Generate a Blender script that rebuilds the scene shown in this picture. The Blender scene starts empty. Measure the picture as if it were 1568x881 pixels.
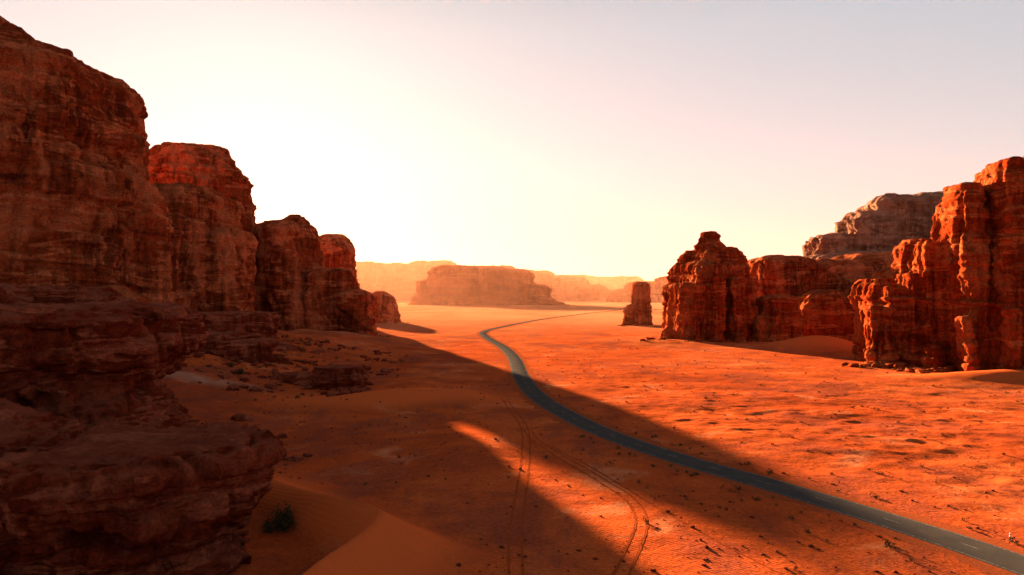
import bpy, bmesh, math, random, time
import numpy as np
from mathutils import Vector
T0=time.time()
sc = bpy.context.scene
sc.view_settings.view_transform='Standard'
try: sc.view_settings.look='None'
except: pass
sc.view_settings.exposure=0

# ------------------------------------------------------------ noise
def _h(ix,iy,iz,seed):
    h=(ix.astype(np.uint32)*np.uint32(374761393)+iy.astype(np.uint32)*np.uint32(668265263)+iz.astype(np.uint32)*np.uint32(2147483647)+np.uint32((seed*974711+12345)&0xffffffff))
    h=(h^(h>>np.uint32(13)))*np.uint32(1274126177)
    h=(h^(h>>np.uint32(15)))*np.uint32(2246822519)
    h=h^(h>>np.uint32(16))
    return h.astype(np.float64)/4294967295.0
def vn(x,y,z,seed=0):
    x=np.asarray(x,float);y=np.asarray(y,float)+0*x;z=np.asarray(z,float)+0*x
    fx=np.floor(x);fy=np.floor(y);fz=np.floor(z)
    ix=fx.astype(np.int64);iy=fy.astype(np.int64);iz=fz.astype(np.int64)
    u=x-fx;v=y-fy;w=z-fz
    u=u*u*u*(u*(u*6-15)+10);v=v*v*v*(v*(v*6-15)+10);w=w*w*w*(w*(w*6-15)+10)
    r=0
    for a in (0,1):
        for b in (0,1):
            for c in (0,1):
                r=r+_h(ix+a,iy+b,iz+c,seed)*(u if a else 1-u)*(v if b else 1-v)*(w if c else 1-w)
    return r*2-1
def fbm(x,y,z,o=4,seed=0,g=0.5):
    s=0;a=1;t=0;f=1
    for i in range(o):
        s=s+a*vn(x*f+i*17.3,y*f+i*5.1,z*f+i*9.7,seed+i);t+=a;a*=g;f*=2.03
    return s/t
def sstep(a,b,x):
    t=np.clip((x-a)/(b-a),0,1);return t*t*(3-2*t)

# ------------------------------------------------------------ materials helpers
def newmat(name,spec=0.0):
    m=bpy.data.materials.new(name);m.use_nodes=True
    nt=m.node_tree;b=nt.nodes['Principled BSDF']
    b.inputs['Specular IOR Level'].default_value=spec
    b.inputs['Roughness'].default_value=0.95
    return m,nt,b
class N:
    def __init__(s,nt): s.nt=nt
    def n(s,t,**k):
        x=s.nt.nodes.new(t)
        for a,b in k.items(): setattr(x,a,b)
        return x
    def l(s,a,b): s.nt.links.new(a,b)
    def coord(s,scale=(1,1,1),loc=(0,0,0)):
        g=s.n('ShaderNodeNewGeometry');m=s.n('ShaderNodeMapping')
        m.inputs['Scale'].default_value=scale;m.inputs['Location'].default_value=loc
        s.l(g.outputs['Position'],m.inputs['Vector']);return m.outputs[0]
    def noise(s,vec,scale,detail=5,rough=0.55,dist=0):
        x=s.n('ShaderNodeTexNoise');x.inputs['Scale'].default_value=scale;x.inputs['Detail'].default_value=detail
        x.inputs['Roughness'].default_value=rough;x.inputs['Distortion'].default_value=dist
        s.l(vec,x.inputs['Vector']);return x.outputs['Fac']
    def ramp(s,fac,stops,interp='LINEAR'):
        x=s.n('ShaderNodeValToRGB');x.color_ramp.interpolation=interp
        e=x.color_ramp.elements
        while len(e)<len(stops): e.new(0.5)
        for i,(p,c) in enumerate(stops):
            e[i].position=p
            e[i].color=(c,c,c,1) if not isinstance(c,tuple) else (*c,1)
        s.l(fac,x.inputs[0]);return x.outputs[0]
    def mix(s,f,a,b,mode='MIX'):
        x=s.n('ShaderNodeMix',data_type='RGBA',blend_type=mode)
        for sock,v in ((x.inputs[0],f),(x.inputs[6],a),(x.inputs[7],b)):
            if hasattr(v,'links'): s.l(v,sock)
            else:
                sock.default_value=v if not isinstance(v,tuple) else (*v,1)
        return x.outputs[2]
    def math(s,op,a,b=0.0):
        x=s.n('ShaderNodeMath',operation=op)
        for sock,v in ((x.inputs[0],a),(x.inputs[1],b)):
            if hasattr(v,'links'): s.l(v,sock)
            else: sock.default_value=v
        return x.outputs[0]
    def bump(s,h,strength,dist,prev=None):
        x=s.n('ShaderNodeBump')
        if hasattr(strength,'links'): s.l(strength,x.inputs['Strength'])
        else: x.inputs['Strength'].default_value=strength
        x.inputs['Distance'].default_value=dist
        s.l(h,x.inputs['Height'])
        if prev is not None: s.l(prev,x.inputs['Normal'])
        return x.outputs[0]

def rock_mat(name,dark,mid,light,sc_=1.0,dust=(0.30,0.075,0.030),pale_amt=0.5,bumpd=1.0,streak=0.75):
    m,nt,b=newmat(name);k=N(nt)
    st=k.noise(k.coord((0.02/sc_,0.02/sc_,0.11/sc_)),1.0,6,0.62,0.4)
    col=k.ramp(st,[(0.30,dark),(0.43,mid),(0.50,tuple(c*0.6 for c in mid)),(0.56,light),(0.62,mid),(0.75,dark)])
    vs=k.noise(k.coord((0.30/sc_,0.30/sc_,0.022/sc_)),1.0,6,0.62,0.3)
    big=k.noise(k.coord((1,1,1)),0.035/sc_,3,0.5)
    vf=k.math('MULTIPLY',k.ramp(vs,[(0.42,0.0),(0.56,1.0)]),k.ramp(big,[(0.35,0.25),(0.6,1.0)]))
    col=k.mix(k.math('MULTIPLY',vf,streak),col,tuple(c*0.5 for c in dark))
    pn=k.noise(k.coord((1,1,0.5),(40,3,9)),0.05/sc_,5,0.6,0.5)
    col=k.mix(k.math('MULTIPLY',k.ramp(pn,[(0.50,0.0),(0.60,1.0)]),pale_amt),col,light)
    g=k.noise(k.coord(),0.9/sc_,7,0.7)
    col=k.mix(1.0,col,k.ramp(g,[(0.28,0.45),(0.5,1.0),(0.72,1.4)]),'MULTIPLY')
    gm=k.n('ShaderNodeNewGeometry');sx=k.n('ShaderNodeSeparateXYZ');k.l(gm.outputs['Normal'],sx.inputs[0])
    up=k.ramp(sx.outputs[2],[(0.62,0.0),(0.92,1.0)])
    col=k.mix(k.math('MULTIPLY',up,0.5),col,dust)
    k.l(col,b.inputs['Base Color'])
    n1=k.noise(k.coord((1,1,1.7)),0.45/sc_,8,0.72,0.3)
    n2=k.noise(k.coord((0.15,0.15,1.3)),0.6/sc_,4,0.6)
    vo=k.n('ShaderNodeTexVoronoi',feature='DISTANCE_TO_EDGE');vo.inputs['Scale'].default_value=0.2/sc_
    dv=k.n('ShaderNodeVectorMath',operation='ADD');nz=k.n('ShaderNodeTexNoise');nz.inputs['Scale'].default_value=0.3/sc_;nz.inputs['Detail'].default_value=4
    cc=k.coord((1,1,0.4));k.l(cc,nz.inputs['Vector'])
    sc2=k.n('ShaderNodeVectorMath',operation='SCALE');sc2.inputs['Scale'].default_value=4*sc_;k.l(nz.outputs['Color'],sc2.inputs[0])
    k.l(cc,dv.inputs[0]);k.l(sc2.outputs[0],dv.inputs[1]);k.l(dv.outputs[0],vo.inputs['Vector'])
    crack=k.ramp(vo.outputs['Distance'],[(0.0,0.0),(0.08,1.0)])
    nb=k.bump(n1,1.0,2.4*bumpd*sc_)
    nb=k.bump(n2,0.6,0.7*bumpd*sc_,nb)
    nb=k.bump(crack,0.35,0.6*bumpd*sc_,nb)
    k.l(nb,b.inputs['Normal'])
    return m

ROCK=rock_mat('sandstone_red',(0.11,0.018,0.008),(0.41,0.069,0.020),(0.66,0.17,0.066),1.0,(0.38,0.088,0.032),0.6)
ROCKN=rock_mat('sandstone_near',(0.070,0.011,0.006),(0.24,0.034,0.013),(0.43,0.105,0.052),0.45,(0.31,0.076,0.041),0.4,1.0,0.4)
ROCKR=rock_mat('sandstone_crimson',(0.14,0.016,0.005),(0.42,0.055,0.013),(0.56,0.125,0.038))
ROCKG=rock_mat('sandstone_hazed',(0.18,0.065,0.04),(0.34,0.14,0.085),(0.46,0.23,0.15),1.3,(0.36,0.17,0.11))  # back mountain: distance haze painted into the stone as paler, greyer tones
ROCKF=rock_mat('sandstone_far',(0.13,0.026,0.010),(0.23,0.050,0.018),(0.32,0.09,0.035),5.0)

# ------------------------------------------------------------ mesh helper
def mesh_obj(name,verts,faces,mat,smooth=True,parent=None):
    me=bpy.data.meshes.new(name)
    verts=np.ascontiguousarray(verts,dtype=np.float32)
    if isinstance(faces,np.ndarray):
        nf,kk=faces.shape
        me.vertices.add(len(verts));me.vertices.foreach_set('co',verts.ravel())
        me.loops.add(nf*kk);me.loops.foreach_set('vertex_index',np.ascontiguousarray(faces,dtype=np.int32).ravel())
        me.polygons.add(nf);me.polygons.foreach_set('loop_start',np.arange(0,nf*kk,kk,dtype=np.int32))
        me.update(calc_edges=True)
    else:
        me.from_pydata(verts.tolist(),[],faces)
    me.polygons.foreach_set('use_smooth',[smooth]*len(me.polygons))
    if mat: me.materials.append(mat)
    o=bpy.data.objects.new(name,me);sc.collection.objects.link(o)
    if parent: o.parent=parent
    return o

PV=[(0,1.12),(0.06,1.04),(0.15,0.99),(0.5,0.95),(0.72,0.93),(0.76,0.88),(0.9,0.84),(0.96,0.72),(1,0.45)]
PR=[(0,1.12),(0.1,1.02),(0.3,1.0),(0.5,0.95),(0.7,0.84),(0.85,0.66),(0.95,0.42),(1,0.2)]
PF=[(0,0.80),(0.25,0.84),(0.45,0.80),(0.55,0.90),(0.75,1.0),(0.92,0.99),(1,0.88)]
PT=[(0,1.45),(0.12,1.25),(0.28,1.1),(0.5,1.0),(0.8,0.95),(0.94,0.88),(1,0.7)]
PB=[(0,1.10),(0.08,1.02),(0.2,1.0),(0.5,0.97),(0.8,0.95),(0.93,0.90),(1,0.7)]
def column(V,F,cx,cy,rx,ry,h,prof=PV,rot=0,e=2.6,seed=0,z0=-4):
    rs=np.random.RandomState(seed);na=56;nz=36
    p2=rs.rand(6)*6.28;am=np.array([0,0,.06,.06,.045,.035])*(1 if e<3 else 0.5)
    base=len(V)
    c,s=math.cos(rot),math.sin(rot)
    pt=[p[0] for p in prof];pr=[p[1] for p in prof]
    for j in range(nz+1):
        t=j/nz
        r=np.interp(t,pt,pr)
        z=z0+(h-z0)*t
        for i in range(na):
            a=2*math.pi*i/na
            ca,sa=math.cos(a),math.sin(a)
            q=(abs(ca)**e+abs(sa)**e)**(-1/e)
            w=1+sum(am[k]*math.sin(k*a+p2[k]+0.8*t*k) for k in range(2,6))
            x=rx*r*q*w*ca;y=ry*r*q*w*sa
            V.append((cx+x*c-y*s,cy+x*s+y*c,z))
    for j in range(nz):
        for i in range(na):
            i2=(i+1)%na
            F.append((base+j*na+i,base+j*na+i2,base+(j+1)*na+i2,base+(j+1)*na+i))
    F.append(tuple(base+i for i in reversed(range(na))))
    F.append(tuple(base+nz*na+i for i in range(na)))

def strata_table(seed,scale):
    rs=np.random.RandomState(seed);z=-20.0;zs=[];vs=[]
    while z<400*max(1,scale):
        w=scale*(1.0+rs.rand()**2*12);v=rs.rand()*2-1
        zs+= [z,z+w*0.92];vs+=[v,v*0.8+0.2]
        z+=w
    return np.array(zs),np.array(vs)

def rock(name,cols,voxel,mat,amp=1.0,scale=1.0,seed=1,parent=None,flute=1.0,strat=3.4):
    V=[];F=[]
    for i,c in enumerate(cols):
        cx,cy,rx,ry,h=c[:5];prof=c[5] if len(c)>5 else PV;rot=c[6] if len(c)>6 else 0
        e=c[7] if len(c)>7 else 2.6
        column(V,F,cx,cy,rx,ry,h,prof,rot,e,seed*31+i)
    o=mesh_obj(name,V,F,mat)
    md=o.modifiers.new('r','REMESH');md.mode='VOXEL';md.voxel_size=voxel;md.use_smooth_shade=True
    dg=bpy.context.evaluated_depsgraph_get()
    me=bpy.data.meshes.new_from_object(o.evaluated_get(dg))
    o.modifiers.clear();old=o.data;o.data=me;bpy.data.meshes.remove(old)
    if not me.materials: me.materials.append(mat)
    n=len(me.vertices)
    P=np.empty(n*3,np.float32);me.vertices.foreach_get('co',P);P=P.reshape(-1,3).astype(float)
    Nn=np.empty(n*3,np.float32);me.vertices.foreach_get('normal',Nn);Nn=Nn.reshape(-1,3).astype(float)
    x,y,z=P.T;s=scale
    zs,vs=strata_table(seed,s)
    wz=z+3*s*fbm(x/(60*s),y/(60*s),z/(90*s),2,seed+3)+0.03*x
    st=np.interp(wz,zs,vs)
    stm=0.55+0.6*fbm(x/(22*s),y/(22*s),z/(14*s),2,seed+5)
    big=fbm(x/(26*s),y/(26*s),z/(40*s),3,seed+7)
    fl=1-2*np.abs(fbm(x/(13*s),y/(13*s),z/(55*s),3,seed+9))
    fl2=np.abs(vn(x/(4.5*s),y/(4.5*s),z/(26*s),seed+11))
    med=fbm(x/(7*s),y/(7*s),z/(4.5*s),4,seed+13,0.58)
    blk=vn(x/(3.2*s),y/(3.2*s),z/(2.0*s),seed+15)
    blk=np.sign(blk)*np.abs(blk)**0.4
    blk2=vn(x/(8*s)+5,y/(8*s),z/(7*s),seed+17);blk2=np.sign(blk2)*np.abs(blk2)**0.45
    hz=np.sqrt(Nn[:,0]**2+Nn[:,1]**2)
    d=amp*s*(3.8*big+ hz*(strat*st*stm -8.5*flute*np.clip(fl-0.62,0,1) +1.8*flute*(fl2-0.3)+1.2*blk2) +2.3*med+0.6*blk)
    H=Nn.copy();H[:,2]*=0.6
    P=P+H*d[:,None]
    me.vertices.foreach_set('co',P.astype(np.float32).ravel())
    me.polygons.foreach_set('use_smooth',[True]*len(me.polygons))
    me.update()
    if parent: o.parent=parent
    return o

# ------------------------------------------------------------ cliffs
rock('sandstone_cliff',[
 (-284,345,98,72,105,PB,0,3.2),(-282,345,84,66,136,PB,0,3.0),(-240,345,40,50,154,PB),(-262,340,40,36,163,PB),(-266,330,24,18,176),(-270,328,16,14,188,PB),
 (-330,345,90,60,165),(-190,330,16,22,40,PR),(-205,318,26,22,22,PR)],
 1.0,ROCK,0.9,1.0,11)
rock('sandstone_cliff',[
 (-207,432,31,42,104),(-181,434,14,30,78,PV),(-225,450,40,40,98),(-170,428,9,18,34,PR),
 (-272,575,42,36,160,PB),(-248,570,27,30,142,PB),(-230,555,16,30,112)],
 1.1,ROCK,0.9,1.0,23)
rock('sandstone_butte',[
 (-203,600,30,38,101,PV),(-192,605,27,30,108,PR),(-157,596,22,28,60,PV),(-137,594,18,24,42,PV),(-130,590,14,18,24,PR),(-218,590,19,26,76,PR),
 (-226,862,27,38,114,PV),(-214,850,18,30,103,PV),(-206,845,14,26,74,PV)],
 1.2,ROCK,0.85,1.0,37,None,1.0,2.6)
rock('sandstone_butte',[(-184,950,25,24,43,PR),(-198,955,16,20,40,PR)],1.4,ROCK,0.6,1.0,41)
rock('sandstone_butte',[
 (160,556,25,36,64,PB,0.17,5),(163,556,22,28,74,PB,0.17,4),(161,556,12,13,88,PV),(160,554,16,18,82,PV),(137,548,11,24,46,PB,0.17,4),(183,550,13,22,48,PV),(128,552,9,12,12,PR),
 (143,524,4.5,9,52,PB,0.1,4),(156,519,5,9,60,PB,0.1,4),(169,517,5,9,50,PB,0.1,4)],
 0.85,ROCKR,0.68,0.85,53,None,1.4)
rock('sandstone_butte',[(162,855,13,18,54,PV),(147,850,9,10,26,PR),(154,846,6,8,36,PR),(187,790,11,18,57,PR),(197,780,14,18,60,PV)],
 1.0,ROCKR,0.7,0.8,59,None,1.4)
rock('sandstone_cliff',[(250,640,36,34,73,PV),(300,645,48,40,70,PV),(350,660,50,50,76,PV)],1.5,ROCK,0.8,1.0,61)
rock('sandstone_boulder',[(207,532,16,17,37,PV,0.15,4),(192,527,8,9,22,PR)],0.8,ROCKR,0.6,0.8,67)
rock('sandstone_cliff',[(262,570,30,26,42,PR),(300,565,36,28,50,PR),(335,570,34,30,60,PV)],1.2,ROCKR,0.8,1.0,71)
rock('sandstone_mountain',[
 (352,765,24,34,106,PV),(398,765,34,42,130,PV),(428,765,30,46,149,PV),(480,770,62,55,152,PV),(430,760,115,60,84,PT),(560,780,90,60,140,PV)],
 2.0,ROCKG,1.1,1.3,73)
cl=[(203,374,12,15,45,PB,0.0,5),(227,372,14,14,66,PB,0.0,5),
 (238,347,20,16,84,PB,0.0,5),(258,335,28,18,100,PB,0.0,4.5),(290,335,30,22,106,PV),
 (310,385,45,30,88,PV),(340,370,50,40,98,PV),(262,378,30,18,62,PV)]
for (x,y,r,h) in [(192,364,4,30),(197,358,4,40),(204,350,4.5,47),(208,340,4.5,62),(214,323,6,88),(226,312,6.5,97),(238,302,7,100),(250,294,7,95),(262,286,8,102),(203,328,3,12),(208,312,3,26),(220,301,3,30),(233,292,3.5,40)]:
    cl.append((x,y,r,r*2.1,h,PB,-0.05,4))
rock('sandstone_cliff',cl,0.7,ROCKR,0.68,0.8,83,None,1.4)

# foreground ledges
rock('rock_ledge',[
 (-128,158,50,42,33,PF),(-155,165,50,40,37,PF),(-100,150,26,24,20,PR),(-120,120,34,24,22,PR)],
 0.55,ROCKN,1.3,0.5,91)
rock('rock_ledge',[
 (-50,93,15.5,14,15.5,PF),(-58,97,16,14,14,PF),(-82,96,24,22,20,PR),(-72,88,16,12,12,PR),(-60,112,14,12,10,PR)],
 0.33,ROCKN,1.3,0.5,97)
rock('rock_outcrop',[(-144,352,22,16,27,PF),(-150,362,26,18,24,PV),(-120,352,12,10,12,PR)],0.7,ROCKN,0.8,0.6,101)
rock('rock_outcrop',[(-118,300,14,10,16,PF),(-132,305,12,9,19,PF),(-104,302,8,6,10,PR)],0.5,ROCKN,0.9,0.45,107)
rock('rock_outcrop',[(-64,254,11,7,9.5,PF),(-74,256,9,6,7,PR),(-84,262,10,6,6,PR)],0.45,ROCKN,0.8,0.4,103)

# distant mesas
rock('distant_mesa',[(-184,3040,184,160,168,PT),(-320,3080,115,128,108,PT),(-24,3040,130,136,155,PT),(92,3000,80,88,86,PT),(-48,3040,210,144,78,PT)],
 9,ROCKF,1.0,4,111)
rock('distant_mesa',[(-1200,7200,330,250,380,PT),(-820,7200,280,250,410,PT),(-1700,7200,400,300,400,PT),(-560,7100,160,160,250,PR)],20,ROCKF,1.0,7,113)
rock('distant_mesa',[(170,6800,260,240,300,PT),(520,6800,260,200,240,PT),(-200,6900,260,200,350,PT),(760,6600,150,150,160,PR)],18,ROCKF,1.0,7,117)
rock('distant_mesa',[(1500,10500,500,300,350,PT),(2200,10600,500,300,280,PT),(900,10800,400,300,380,PT)],28,ROCKF,1.0,8,119)
rock('distant_mesa',[(720,4500,110,110,90,PR),(850,4400,120,110,130,PT),(960,4300,100,110,165,PR)],11,ROCKF,1.0,5,127)
print('rocks',time.time()-T0)

# ------------------------------------------------------------ road centre line
RP=[(80,-60),(80,-20),(79,20),(77,50),(72.5,72),(66,91),(60.5,104),(49.7,125),(37.3,146),(26.8,168.5),(17.6,198),(8.6,244),(4,305),(1.5,385),(-6,475),(-23,600),(-28,690),(-12,800),(30,1000),(76,1180),(162,1463),(300,1900),(420,2500)]
def catmull(P,step):
    out=[]
    for i in range(len(P)-1):
        p0=np.array(P[max(i-1,0)]);p1=np.array(P[i]);p2=np.array(P[i+1]);p3=np.array(P[min(i+2,len(P)-1)])
        n=max(2,int(np.linalg.norm(p2-p1)/step))
        for k in range(n):
            t=k/n
            out.append(0.5*((2*p1)+(-p0+p2)*t+(2*p0-5*p1+4*p2-p3)*t*t+(-p0+3*p1-3*p2+p3)*t**3))
    out.append(np.array(P[-1],float));return np.array(out,float)
RC=catmull(RP,2.0)

def seg_dist(x,y,C):
    shp=x.shape;px=x.ravel();py=y.ravel();best=np.full(px.shape,1e9)
    A=C[:-1];B=C[1:]
    xmin,xmax=C[:,0].min()-40,C[:,0].max()+40;ymin,ymax=C[:,1].min()-40,C[:,1].max()+40
    idx=np.where((px>xmin)&(px<xmax)&(py>ymin)&(py<ymax))[0]
    for a,b in zip(A,B):
        lo=min(a[1],b[1])-40;hi=max(a[1],b[1])+40
        m=idx[(py[idx]>lo)&(py[idx]<hi)&(px[idx]>min(a[0],b[0])-40)&(px[idx]<max(a[0],b[0])+40)]
        if len(m)==0: continue
        d=b-a;L=d@d+1e-9
        t=np.clip(((px[m]-a[0])*d[0]+(py[m]-a[1])*d[1])/L,0,1)
        dd=np.hypot(px[m]-a[0]-t*d[0],py[m]-a[1]-t*d[1])
        best[m]=np.minimum(best[m],dd)
    return best.reshape(shp)

# ------------------------------------------------------------ terrain
def spaced(lo,hi,c,fine,g,flat):
    a=[c];s=fine
    while a[-1]<hi:
        s=fine if abs(a[-1]-c)<flat else s*g
        a.append(a[-1]+s)
    b=[c];s=fine
    while b[-1]>lo:
        s=fine if abs(b[-1]-c)<flat else s*g
        b.append(b[-1]-s)
    return np.array(sorted(set(a+b)))
gx=spaced(-26000,26000,20,0.8,1.035,120)
gy=spaced(-900,40000,150,0.8,1.02,80)
X,Y=np.meshgrid(gx,gy)
def terrain(X,Y):
    far=sstep(500,2500,np.hypot(X,Y))
    z=0.5*fbm(X/55,Y/55,0*X,3,201)+far*2.5*fbm(X/600,Y/600,0*X,3,203)
    # foreground dune with a curved crest and a scooped bowl on its left
    xs=np.convolve(np.pad(np.interp(np.linspace(30,160,261),[40,62,76,83,90,95,100,110,119,135,150],[-24,-23,-22,-19,-17,-18,-24,-33,-40,-52,-62]),8,mode='edge'),np.ones(17)/17,'valid')
    xc=np.interp(Y,np.linspace(30,160,261),xs)
    Hc=np.interp(Y,[45,62,76,91,100,110,120,145],[3.5,4.6,5.6,6.4,5.8,4.4,3.0,0.0])
    d=X-xc
    prof=np.where(d>0,np.clip(1-d/16,0,1)**1.5,np.clip(1+d/6.5,0,1)**0.9)
    dune=Hc*prof
    z2=dune-2.2*np.exp(-((X+29)/5)**2-((Y-88)/10)**2)
    # second low dune
    yc=222+6*np.sin((X+36)/18)
    dx=(X+36)/32;dy=(Y-yc)/np.where(Y>yc,24,6)
    d2=5.5*np.exp(-dx**2)*np.where(Y>yc,np.exp(-np.abs(dy)**1.5),np.exp(-dy**2))
    # dunes at right cliffs
    dx=(X-208)/28;dy=(Y-462)/np.where(Y>462,35,16)
    d3=9*np.exp(-dx**2-dy**2)
    dx=(X-215)/42;dy=(Y-288)/15
    d4=4.0*np.exp(-dx**2-dy**2)
    d5=2.5*np.exp(-((X-120)/60)**2-((Y-520)/30)**2)
    # long low dune ridges across the middle, left of the road
    d6=1.6*np.exp(-((X+14-0.15*(Y-130))/9)**2)*np.exp(-((Y-150)/28)**2)
    mask=np.clip(np.maximum.reduce([dune/2.5,d2/2.5,d3/4,d4/2.0]),0,1)
    rough=1-0.85*mask
    z=z+z2+d2+d3+d4+d5+d6
    z=z+rough*0.17*fbm(X/9,Y/6,0*X,4,205,0.6)*(1-far)
    hm=sstep(25,60,X-(-(Y-100)*0.1))*sstep(60,110,Y)*(1-sstep(200,420,Y))
    cl_=sstep(-0.15,0.35,fbm(X/60,Y/45,0*X,2,223))
    hn=np.clip(fbm(X/6,Y/5,0*X,3,211)-0.22,0,1)
    z=z+hm*(0.9*cl_*hn**1.2+0.6*fbm(X/32,Y/16,0*X,3,213)+0.2*fbm(X/4,Y/4,0*X,2,219))
    # apron under left cliffs
    ap=sstep(50,150,-X)*sstep(110,170,Y)*(1-sstep(480,620,Y))
    z=z+ap*(11+2.5*fbm(X/14,Y/14,0*X,4,215))
    ap2=sstep(60,110,-X+0*Y)*sstep(180,230,Y)*(1-sstep(380,520,Y))
    z=z+ap2*1.2*fbm(X/5,Y/5,0*X,3,217)
    return z,mask
Z,DM=terrain(X,Y)
RD=seg_dist(X,Y,RC)
Z=Z*sstep(8,26,RD)
def ground_z(x,y):
    i=np.clip(np.searchsorted(gx,x)-1,0,len(gx)-2);j=np.clip(np.searchsorted(gy,y)-1,0,len(gy)-2)
    u=(x-gx[i])/(gx[i+1]-gx[i]);v=(y-gy[j])/(gy[j+1]-gy[j])
    return Z[j,i]*(1-u)*(1-v)+Z[j,i+1]*u*(1-v)+Z[j+1,i]*(1-u)*v+Z[j+1,i+1]*u*v
ny,nx=X.shape
Vt=np.stack([X.ravel(),Y.ravel(),Z.ravel()],1)
ii=np.arange(nx-1)[None,:]+np.arange(ny-1)[:,None]*nx
Ft=np.stack([ii,ii+1,ii+nx+1,ii+nx],-1).reshape(-1,4)
# pale silt patch at the foot of the left cliffs
PS=0.6*np.clip(1.5*np.exp(-((X+108)/26)**2-((Y-236)/9)**2)+0.9*np.exp(-((X+140)/50)**2-((Y-500)/30)**2)-0.3-1.1*np.abs(fbm(X/8,Y/4,0*X,5,231,0.65)),0,1)

m,nt,b=newmat('desert_sand',0.0);k=N(nt)
at=k.n('ShaderNodeAttribute',attribute_name='drift_sand');dm=at.outputs['Fac'];inv=k.math('SUBTRACT',1.0,dm)
big=k.noise(k.coord((1,0.5,1)),0.012,5,0.6,0.6)
col=k.ramp(big,[(0.32,(0.36,0.053,0.013)),(0.5,(0.48,0.083,0.020)),(0.66,(0.55,0.12,0.036))])
md=k.noise(k.coord((0.5,0.6,1),(9,4,0)),0.09,7,0.68,0.5)
col=k.mix(k.math('MULTIPLY',k.ramp(md,[(0.48,0.0),(0.60,1.0)]),0.65),col,(0.26,0.048,0.019))
col=k.mix(k.math('MULTIPLY',k.ramp(md,[(0.32,1.0),(0.43,0.0)]),0.7),col,(0.60,0.20,0.09))
gv=k.noise(k.coord((1,0.6,1),(3,90,0)),0.03,6,0.7,0.5)
col=k.mix(k.math('MULTIPLY',k.ramp(gv,[(0.50,0.0),(0.58,1.0)]),0.55),col,(0.21,0.050,0.030))
gr=k.noise(k.coord(),1.4,8,0.78)
col=k.mix(1.0,col,k.ramp(gr,[(0.28,0.52),(0.5,1.0),(0.72,1.3)]),'MULTIPLY')
col=k.mix(dm,col,(0.58,0.105,0.026))
ap_=k.n('ShaderNodeAttribute',attribute_name='pale_silt')
col=k.mix(ap_.outputs['Fac'],col,(0.40,0.22,0.15))
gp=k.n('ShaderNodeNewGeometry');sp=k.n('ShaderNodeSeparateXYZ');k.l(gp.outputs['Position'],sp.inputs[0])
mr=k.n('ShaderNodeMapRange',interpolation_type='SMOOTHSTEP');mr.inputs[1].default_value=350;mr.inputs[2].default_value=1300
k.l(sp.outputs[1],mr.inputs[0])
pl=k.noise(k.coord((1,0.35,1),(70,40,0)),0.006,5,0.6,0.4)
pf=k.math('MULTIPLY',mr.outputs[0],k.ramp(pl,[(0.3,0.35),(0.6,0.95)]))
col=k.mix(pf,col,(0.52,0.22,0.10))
k.l(col,b.inputs['Base Color'])
n1=k.noise(k.coord((1,1,1)),0.35,8,0.62,0.2)
wv=k.n('ShaderNodeTexWave',wave_type='BANDS',bands_direction='DIAGONAL');wv.inputs['Scale'].default_value=0.7;wv.inputs['Distortion'].default_value=5;wv.inputs['Detail'].default_value=2;wv.inputs['Detail Scale'].default_value=0.6
k.l(k.coord((1,1,0.2)),wv.inputs['Vector'])
nb=k.bump(n1,k.math('MULTIPLY',inv,0.55),0.5);nb=k.bump(gr,k.math('MULTIPLY',inv,0.6),0.18,nb);nb=k.bump(wv.outputs['Fac'],0.4,0.10,nb)
k.l(nb,b.inputs['Normal'])
SAND=m
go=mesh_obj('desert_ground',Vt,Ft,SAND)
at_=go.data.attributes.new('drift_sand','FLOAT','POINT');at_.data.foreach_set('value',DM.ravel().astype(np.float32))
at_=go.data.attributes.new('pale_silt','FLOAT','POINT');at_.data.foreach_set('value',PS.ravel().astype(np.float32))
print('terrain',time.time()-T0,nx,ny)

# ------------------------------------------------------------ road
def strip(C,offs,zs,jit=0.0,seed=0,i0=0,i1=None,follow=False,lift=0):
    C=C[i0:i1];T=np.gradient(C,axis=0);T/=np.linalg.norm(T,axis=1)[:,None]+1e-9
    Nn=np.stack([T[:,1],-T[:,0]],1);V=[];F=[]
    rs=np.random.RandomState(seed);m_=len(offs)
    for i,(c,n) in enumerate(zip(C,Nn)):
        for j,(o,z) in enumerate(zip(offs,zs)):
            oo=o
            if jit and (j==0 or j==m_-1): oo=o+math.copysign(1,o)*(rs.rand()-0.5)*2*jit
            p=c+n*oo
            zz=z+(float(ground_z(p[0],p[1]))+lift if follow else 0)
            V.append((p[0],p[1],zz))
    for i in range(len(C)-1):
        for j in range(m_-1):
            a=i*m_+j
            F.append((a,a+m_,a+m_+1,a+1))
    return V,F
def flip_up(o):
    bm=bmesh.new();bm.from_mesh(o.data)
    for f in bm.faces:
        if f.normal.z<0: f.normal_flip()
    bm.to_mesh(o.data);bm.free()
road=bpy.data.objects.new('desert_road',None);sc.collection.objects.link(road)
m,nt,b=newmat('asphalt',0.0);k=N(nt)
a=k.noise(k.coord(),0.25,5,0.6);g=k.noise(k.coord(),6,6,0.8)
c=k.ramp(a,[(0.3,(0.058,0.050,0.047)),(0.6,(0.078,0.063,0.057)),(0.8,(0.12,0.070,0.048))])
c=k.mix(1.0,c,k.ramp(g,[(0.3,0.7),(0.7,1.3)]),'MULTIPLY')
k.l(c,b.inputs['Base Color']);k.l(k.bump(g,0.3,0.03),b.inputs['Normal']);b.inputs['Roughness'].default_value=1.0
ASPH=m
m,nt,b=newmat('road_shoulder_gravel',0.0);k=N(nt)
g=k.noise(k.coord(),2.5,8,0.8)
c=k.ramp(g,[(0.3,(0.15,0.034,0.014)),(0.5,(0.30,0.062,0.020)),(0.75,(0.40,0.11,0.045))])
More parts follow.
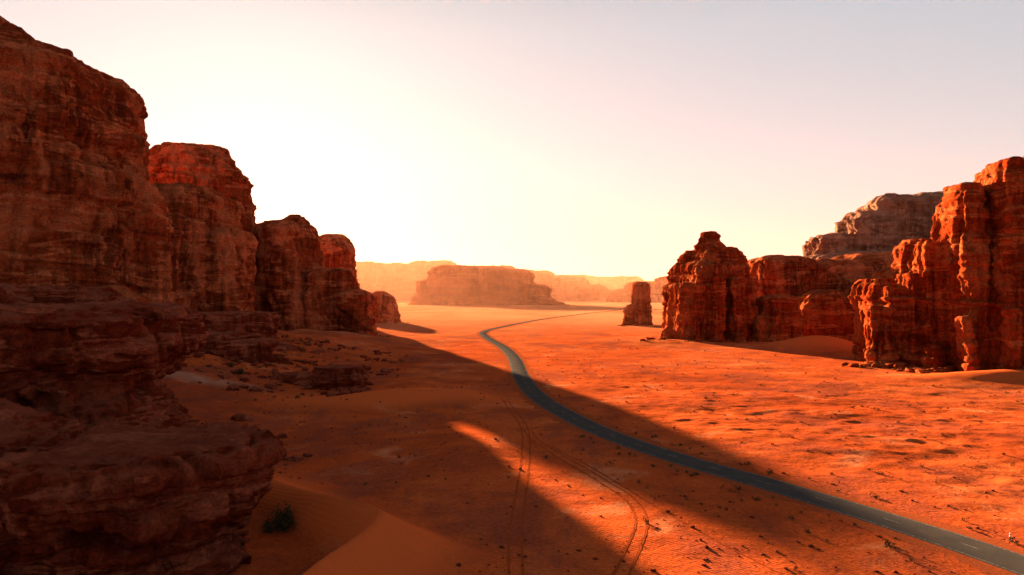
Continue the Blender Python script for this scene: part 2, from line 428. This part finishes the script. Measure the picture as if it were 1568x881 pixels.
k.l(c,b.inputs['Base Color']);k.l(k.bump(g,0.6,0.15),b.inputs['Normal']);SHO=m
m,nt,b=newmat('road_paint',0.0);k=N(nt)
g=k.noise(k.coord(),3.0,8,0.8)
k.l(k.ramp(g,[(0.4,(0.5,0.44,0.4)),(0.50,(0.22,0.19,0.17)),(0.58,(0.085,0.072,0.066))]),b.inputs['Base Color']);PNT=m
V,F=strip(RC,[-6.2,-3.7,0,3.7,6.2],[0.006,0.05,0.05,0.05,0.006],1.2,5)
o=mesh_obj('shoulder',V,F,SHO,parent=road);flip_up(o)
V,F=strip(RC,[-3.75,-3.6,0,3.6,3.75],[0.03,0.12,0.17,0.12,0.03],0.05,6)
o=mesh_obj('asphalt_surface',V,F,ASPH,parent=road);flip_up(o)
for nm,off in (('edge_line_left',-3.35),('edge_line_right',3.35)):
    z=0.17-0.05*abs(off)/3.6+0.006
    V,F=strip(RC,[off-0.05,off+0.05],[z,z]);o=mesh_obj(nm,V,F,PNT,parent=road);flip_up(o)
V=[];F=[]
RF=catmull(RP,1.0)
i=0
while i<len(RF)-12:
    v,f=strip(RF,[-0.06,0.06],[0.176,0.176],i0=i,i1=i+4)
    bse=len(V);V+=v;F+=[tuple(q+bse for q in ff) for ff in f];i+=12
o=mesh_obj('centre_dashes',V,F,PNT,parent=road);flip_up(o)

# tyre tracks pressed into the sand
m,nt,b=newmat('tyre_track_sand',0.0);k=N(nt)
g=k.noise(k.coord(),2.2,6,0.7)
k.l(k.ramp(g,[(0.3,(0.22,0.040,0.012)),(0.7,(0.38,0.066,0.016))]),b.inputs['Base Color'])
k.l(k.bump(g,0.6,0.12),b.inputs['Normal']);TRK=m
tr=bpy.data.objects.new('tyre_tracks',None);sc.collection.objects.link(tr)
for n_,pts in enumerate([[(6,60),(11,78),(16,93),(20,106),(20.5,118),(17,131),(12,146),(6,165),(4,180)],
            [(1,60),(0.6,80),(0.5,100),(1.5,120),(3,150),(3.4,180),(1,205),(-3,235)],
            [(44,60),(36,84),(27,108),(19,135),(10,160)]]):
    C=catmull(pts,0.8)
    for s in (-0.9,0.9):
        if n_==2 and s>0: continue
        V,F=strip(C,[s-0.17,s,s+0.17],[0,-0.012,0],0.10,7+n_,follow=True,lift=0.035)
        o=mesh_obj('wheel_rut_%d%s'%(n_,'a' if s<0 else 'b'),V,F,TRK,parent=tr);flip_up(o)

# ------------------------------------------------------------ stones and rubble
rs=np.random.RandomState(5)
bm=bmesh.new();bmesh.ops.create_icosphere(bm,subdivisions=2,radius=1)
IV=np.array([v.co[:] for v in bm.verts]);IF=np.array([[v.index for v in f.verts] for f in bm.faces]);bm.free()
def stones(name,pts,sizes,mat):
    VV=[];FF=[];n=len(IV)
    for i,((x,y),s) in enumerate(zip(pts,sizes)):
        q=IV.copy()
        d=1+0.45*vn(q[:,0]*1.3+i*3.1,q[:,1]*1.3,q[:,2]*1.3,7)
        q=q*d[:,None];q=np.sign(q)*np.abs(q)**0.8
        q*=s*np.array([1,0.6+rs.rand()*0.5,0.4+rs.rand()*0.4])
        a=rs.rand()*6.28;c,s_=math.cos(a),math.sin(a)
        q=np.stack([q[:,0]*c-q[:,1]*s_,q[:,0]*s_+q[:,1]*c,q[:,2]],1)
        q+=np.array([x,y,float(ground_z(x,y))+s*0.12])
        VV.append(q);FF.append(IF+i*n)
    return mesh_obj(name,np.concatenate(VV),np.concatenate(FF),mat,smooth=False)
pts=[];sz=[]
for i in range(3000):
    y=150+rs.rand()*260;x=-50-rs.rand()**0.8*120
    if vn(np.array([x/18]),np.array([y/18]),np.array([0]),5)[0]<-0.15: continue
    pts.append((x,y));sz.append(0.2+2.2*rs.rand()**6)
for i in range(320):
    y=108+rs.rand()*45;x=-66+rs.randn()*9;pts.append((x,y));sz.append(0.25+1.5*rs.rand()**3)
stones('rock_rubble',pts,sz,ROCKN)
pts=[];sz=[]
for (cx,cy,sx,sy,n) in [(185,345,8,6,70),(200,318,12,5,70),(150,512,22,5,70),(208,508,14,4,40),(118,540,12,6,30),(-140,560,30,8,60),(-165,925,25,10,20),(150,832,18,6,20)]:
    for i in range(n):
        pts.append((cx+rs.randn()*sx,cy+rs.randn()*sy));sz.append(0.5+2.6*rs.rand()**4)
stones('talus_boulders',pts,sz,ROCKR)
pts=[];sz=[]
for i in range(2400):
    y=85+rs.rand()**1.4*400;x=(rs.rand()*1.5-0.55)*y*0.75
    if abs(seg_dist(np.array([x]),np.array([y]),RC)[0])<6: continue
    if x<-8 and y<125: continue
    pts.append((x,y));sz.append(0.07+0.3*rs.rand()**3)
stones('scattered_stones',pts,sz,ROCKN)

# ------------------------------------------------------------ shrubs
m,nt,b=newmat('dry_shrub_foliage');k=N(nt)
g=k.noise(k.coord(),1.3,3,0.6)
k.l(k.ramp(g,[(0.35,(0.045,0.032,0.014)),(0.65,(0.10,0.065,0.028))]),b.inputs['Base Color']);SHR=m
def shrubs(name,items,mat=SHR):
    VV=[];FF=[];n=0
    for (x,y,r,h,leaves) in items:
        z0=float(ground_z(x,y))
        for L in range(leaves):
            a=rs.rand()*6.28;e=rs.rand()**0.7*1.5
            lob=0.7+0.3*math.sin(3*a+x)+0.15*rs.randn()
            rr=(0.35+0.65*rs.rand()**0.5)*lob
            p=np.array([x+r*rr*math.cos(a)*math.cos(e*0.9),y+r*rr*math.sin(a)*math.cos(e*0.9),z0+0.05+h*rr*math.sin(e)])
            s=r*(0.10+0.12*rs.rand())*(1 if leaves<100 else 0.5)
            u=rs.randn(3);u/=np.linalg.norm(u);w=np.cross(u,rs.randn(3));w/=np.linalg.norm(w)+1e-9
            VV+=[p-u*s,p+w*s*0.5,p+u*s,p-w*s*0.5];FF.append((n,n+1,n+2,n+3));n+=4
        for L in range(6 if leaves<100 else 26):
            a=rs.rand()*6.28;q=np.array([x+r*0.7*math.cos(a),y+r*0.7*math.sin(a),z0+h*(0.3+0.6*rs.rand())])
            t=r*0.025;o_=np.array([x,y,z0-0.05])
            side=np.array([-math.sin(a),math.cos(a),0])*t
            VV+=[o_-side,o_+side,q];FF.append((n,n+1,n+2));n+=3
    return mesh_obj(name,np.array(VV),FF,mat,smooth=False)
items=[]
for i in range(820):
    y=88+rs.rand()**1.2*380
    x=rs.rand()*(0.72*y+10)+5
    d=seg_dist(np.array([x]),np.array([y]),RC)[0]
    if d<6: continue
    if vn(np.array([x/30]),np.array([y/30]),np.array([0]),77)[0]<-0.1 and rs.rand()<0.8: continue
    r=0.25+0.9*rs.rand()**2.5
    items.append((x,y,r,r*0.75,44))
for i in range(60):
    c=RC[rs.randint(35,130)];s=rs.choice([-1,1])*(7+rs.rand()*4)
    items.append((c[0]+s*0.6,c[1]+s*0.8,0.4+0.7*rs.rand(),0.5,50))
for i in range(90):
    y=125+rs.rand()*150;x=-60+rs.rand()*60
    items.append((x,y,0.25+0.5*rs.rand()**2,0.35,40))
for i in range(70):
    y=200+rs.rand()*150;x=-150+rs.rand()*90
    items.append((x,y,0.5+1.0*rs.rand(),0.8,60))
shrubs('desert_scrub',items)
shrubs('desert_bush',[(-34.5,104,2.5,3.4,1700),(-36.5,103,1.7,2.1,700)])
shrubs('desert_bush',[(-104,262,2.2,2.6,700),(-111,270,1.8,2.0,500)])

# ------------------------------------------------------------ roadside marker post
m,nt,b=newmat('white_post_paint',0.3);b.inputs['Base Color'].default_value=(0.78,0.76,0.72,1);WP=m
m,nt,b=newmat('red_reflector',0.3);b.inputs['Base Color'].default_value=(0.5,0.03,0.02,1);RR=m
post=bpy.data.objects.new('road_marker_post',None);sc.collection.objects.link(post)
def tube(name,x,y,z0,z1,r0,r1,mat,n=12,parent=post):
    V=[];F=[]
    for z,r in ((z0,r0),(z1-0.05,r1),(z1,r1*0.6)):
        for i in range(n):
            a=6.2832*i/n;V.append((x+r*math.cos(a),y+r*math.sin(a),z))
    for j in range(2):
        for i in range(n): F.append((j*n+i,j*n+(i+1)%n,(j+1)*n+(i+1)%n,(j+1)*n+i))
    F.append(tuple(2*n+i for i in range(n)));return mesh_obj(name,V,F,mat,parent=parent)
px,py=71.5,98.5;gz=float(ground_z(px,py))
tube('shaft',px,py,gz-0.2,gz+1.15,0.09,0.08,WP)
tube('reflector_band',px,py,gz+0.85,gz+1.0,0.095,0.095,RR)

# ------------------------------------------------------------ atmosphere (dust haze in the valley)
m=bpy.data.materials.new('dust_haze');m.use_nodes=True;nt=m.node_tree;nt.nodes.clear()
o_=nt.nodes.new('ShaderNodeOutputMaterial');v=nt.nodes.new('ShaderNodeVolumeScatter')
v.inputs['Color'].default_value=(1.0,0.37,0.21,1);v.inputs['Density'].default_value=0.000029;v.inputs['Anisotropy'].default_value=0.35
nt.links.new(v.outputs[0],o_.inputs['Volume'])
bm=bmesh.new();bmesh.ops.create_cube(bm,size=1)
for q in bm.verts: q.co=Vector((q.co.x*24000,6350+q.co.y*11500,240+q.co.z*520))
me=bpy.data.meshes.new('desert_haze');bm.to_mesh(me);bm.free();me.materials.append(m)
hz=bpy.data.objects.new('desert_haze',me);sc.collection.objects.link(hz)

# ------------------------------------------------------------ light
AZ=math.radians(-19.7);EL=math.radians(8.0)
sd=Vector((math.sin(AZ)*math.cos(EL),math.cos(AZ)*math.cos(EL),math.sin(EL)))
L=bpy.data.lights.new('sun','SUN');L.energy=52;L.angle=math.radians(0.5);L.color=(1.0,0.64,0.34)
lo=bpy.data.objects.new('sun',L);sc.collection.objects.link(lo)
lo.rotation_euler=sd.to_track_quat('Z','Y').to_euler();lo.location=sd*500
w=bpy.data.worlds.new('World');sc.world=w;w.use_nodes=True;nt=w.node_tree
bg=nt.nodes['Background'];sky=nt.nodes.new('ShaderNodeTexSky');sky.sky_type='NISHITA';sky.sun_disc=False
sky.sun_elevation=EL;sky.sun_rotation=AZ;sky.dust_density=2.5;sky.air_density=1.0;sky.ozone_density=1.0;sky.altitude=900
k=N(nt)
gm=k.n('ShaderNodeGamma');gm.inputs['Gamma'].default_value=0.22
k.l(sky.outputs[0],gm.inputs['Color'])
tc=k.n('ShaderNodeTexCoord');sx=k.n('ShaderNodeSeparateXYZ');k.l(tc.outputs['Generated'],sx.inputs[0])
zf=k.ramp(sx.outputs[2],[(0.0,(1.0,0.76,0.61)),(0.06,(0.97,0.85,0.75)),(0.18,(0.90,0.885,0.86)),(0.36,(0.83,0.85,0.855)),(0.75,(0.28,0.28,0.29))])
sk=k.mix(1.0,gm.outputs[0],(4.70,4.71,4.78),'MULTIPLY')
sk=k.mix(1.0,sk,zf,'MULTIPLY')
gl=k.mix(1.0,sky.outputs[0],(0.07,0.063,0.060),'MULTIPLY')
sk=k.mix(1.0,sk,gl,'ADD')
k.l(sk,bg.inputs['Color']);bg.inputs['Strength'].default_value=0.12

# ------------------------------------------------------------ camera
cd=bpy.data.cameras.new('camera');co=bpy.data.objects.new('camera',cd);sc.collection.objects.link(co)
cd.lens=24;cd.sensor_width=36;cd.clip_end=80000;cd.clip_start=0.5
co.location=(0,0,35);co.rotation_euler=(math.radians(90+0.8),0,0)
sc.camera=co
print('verts',sum(len(o.data.vertices) for o in sc.objects if o.type=='MESH'),time.time()-T0)
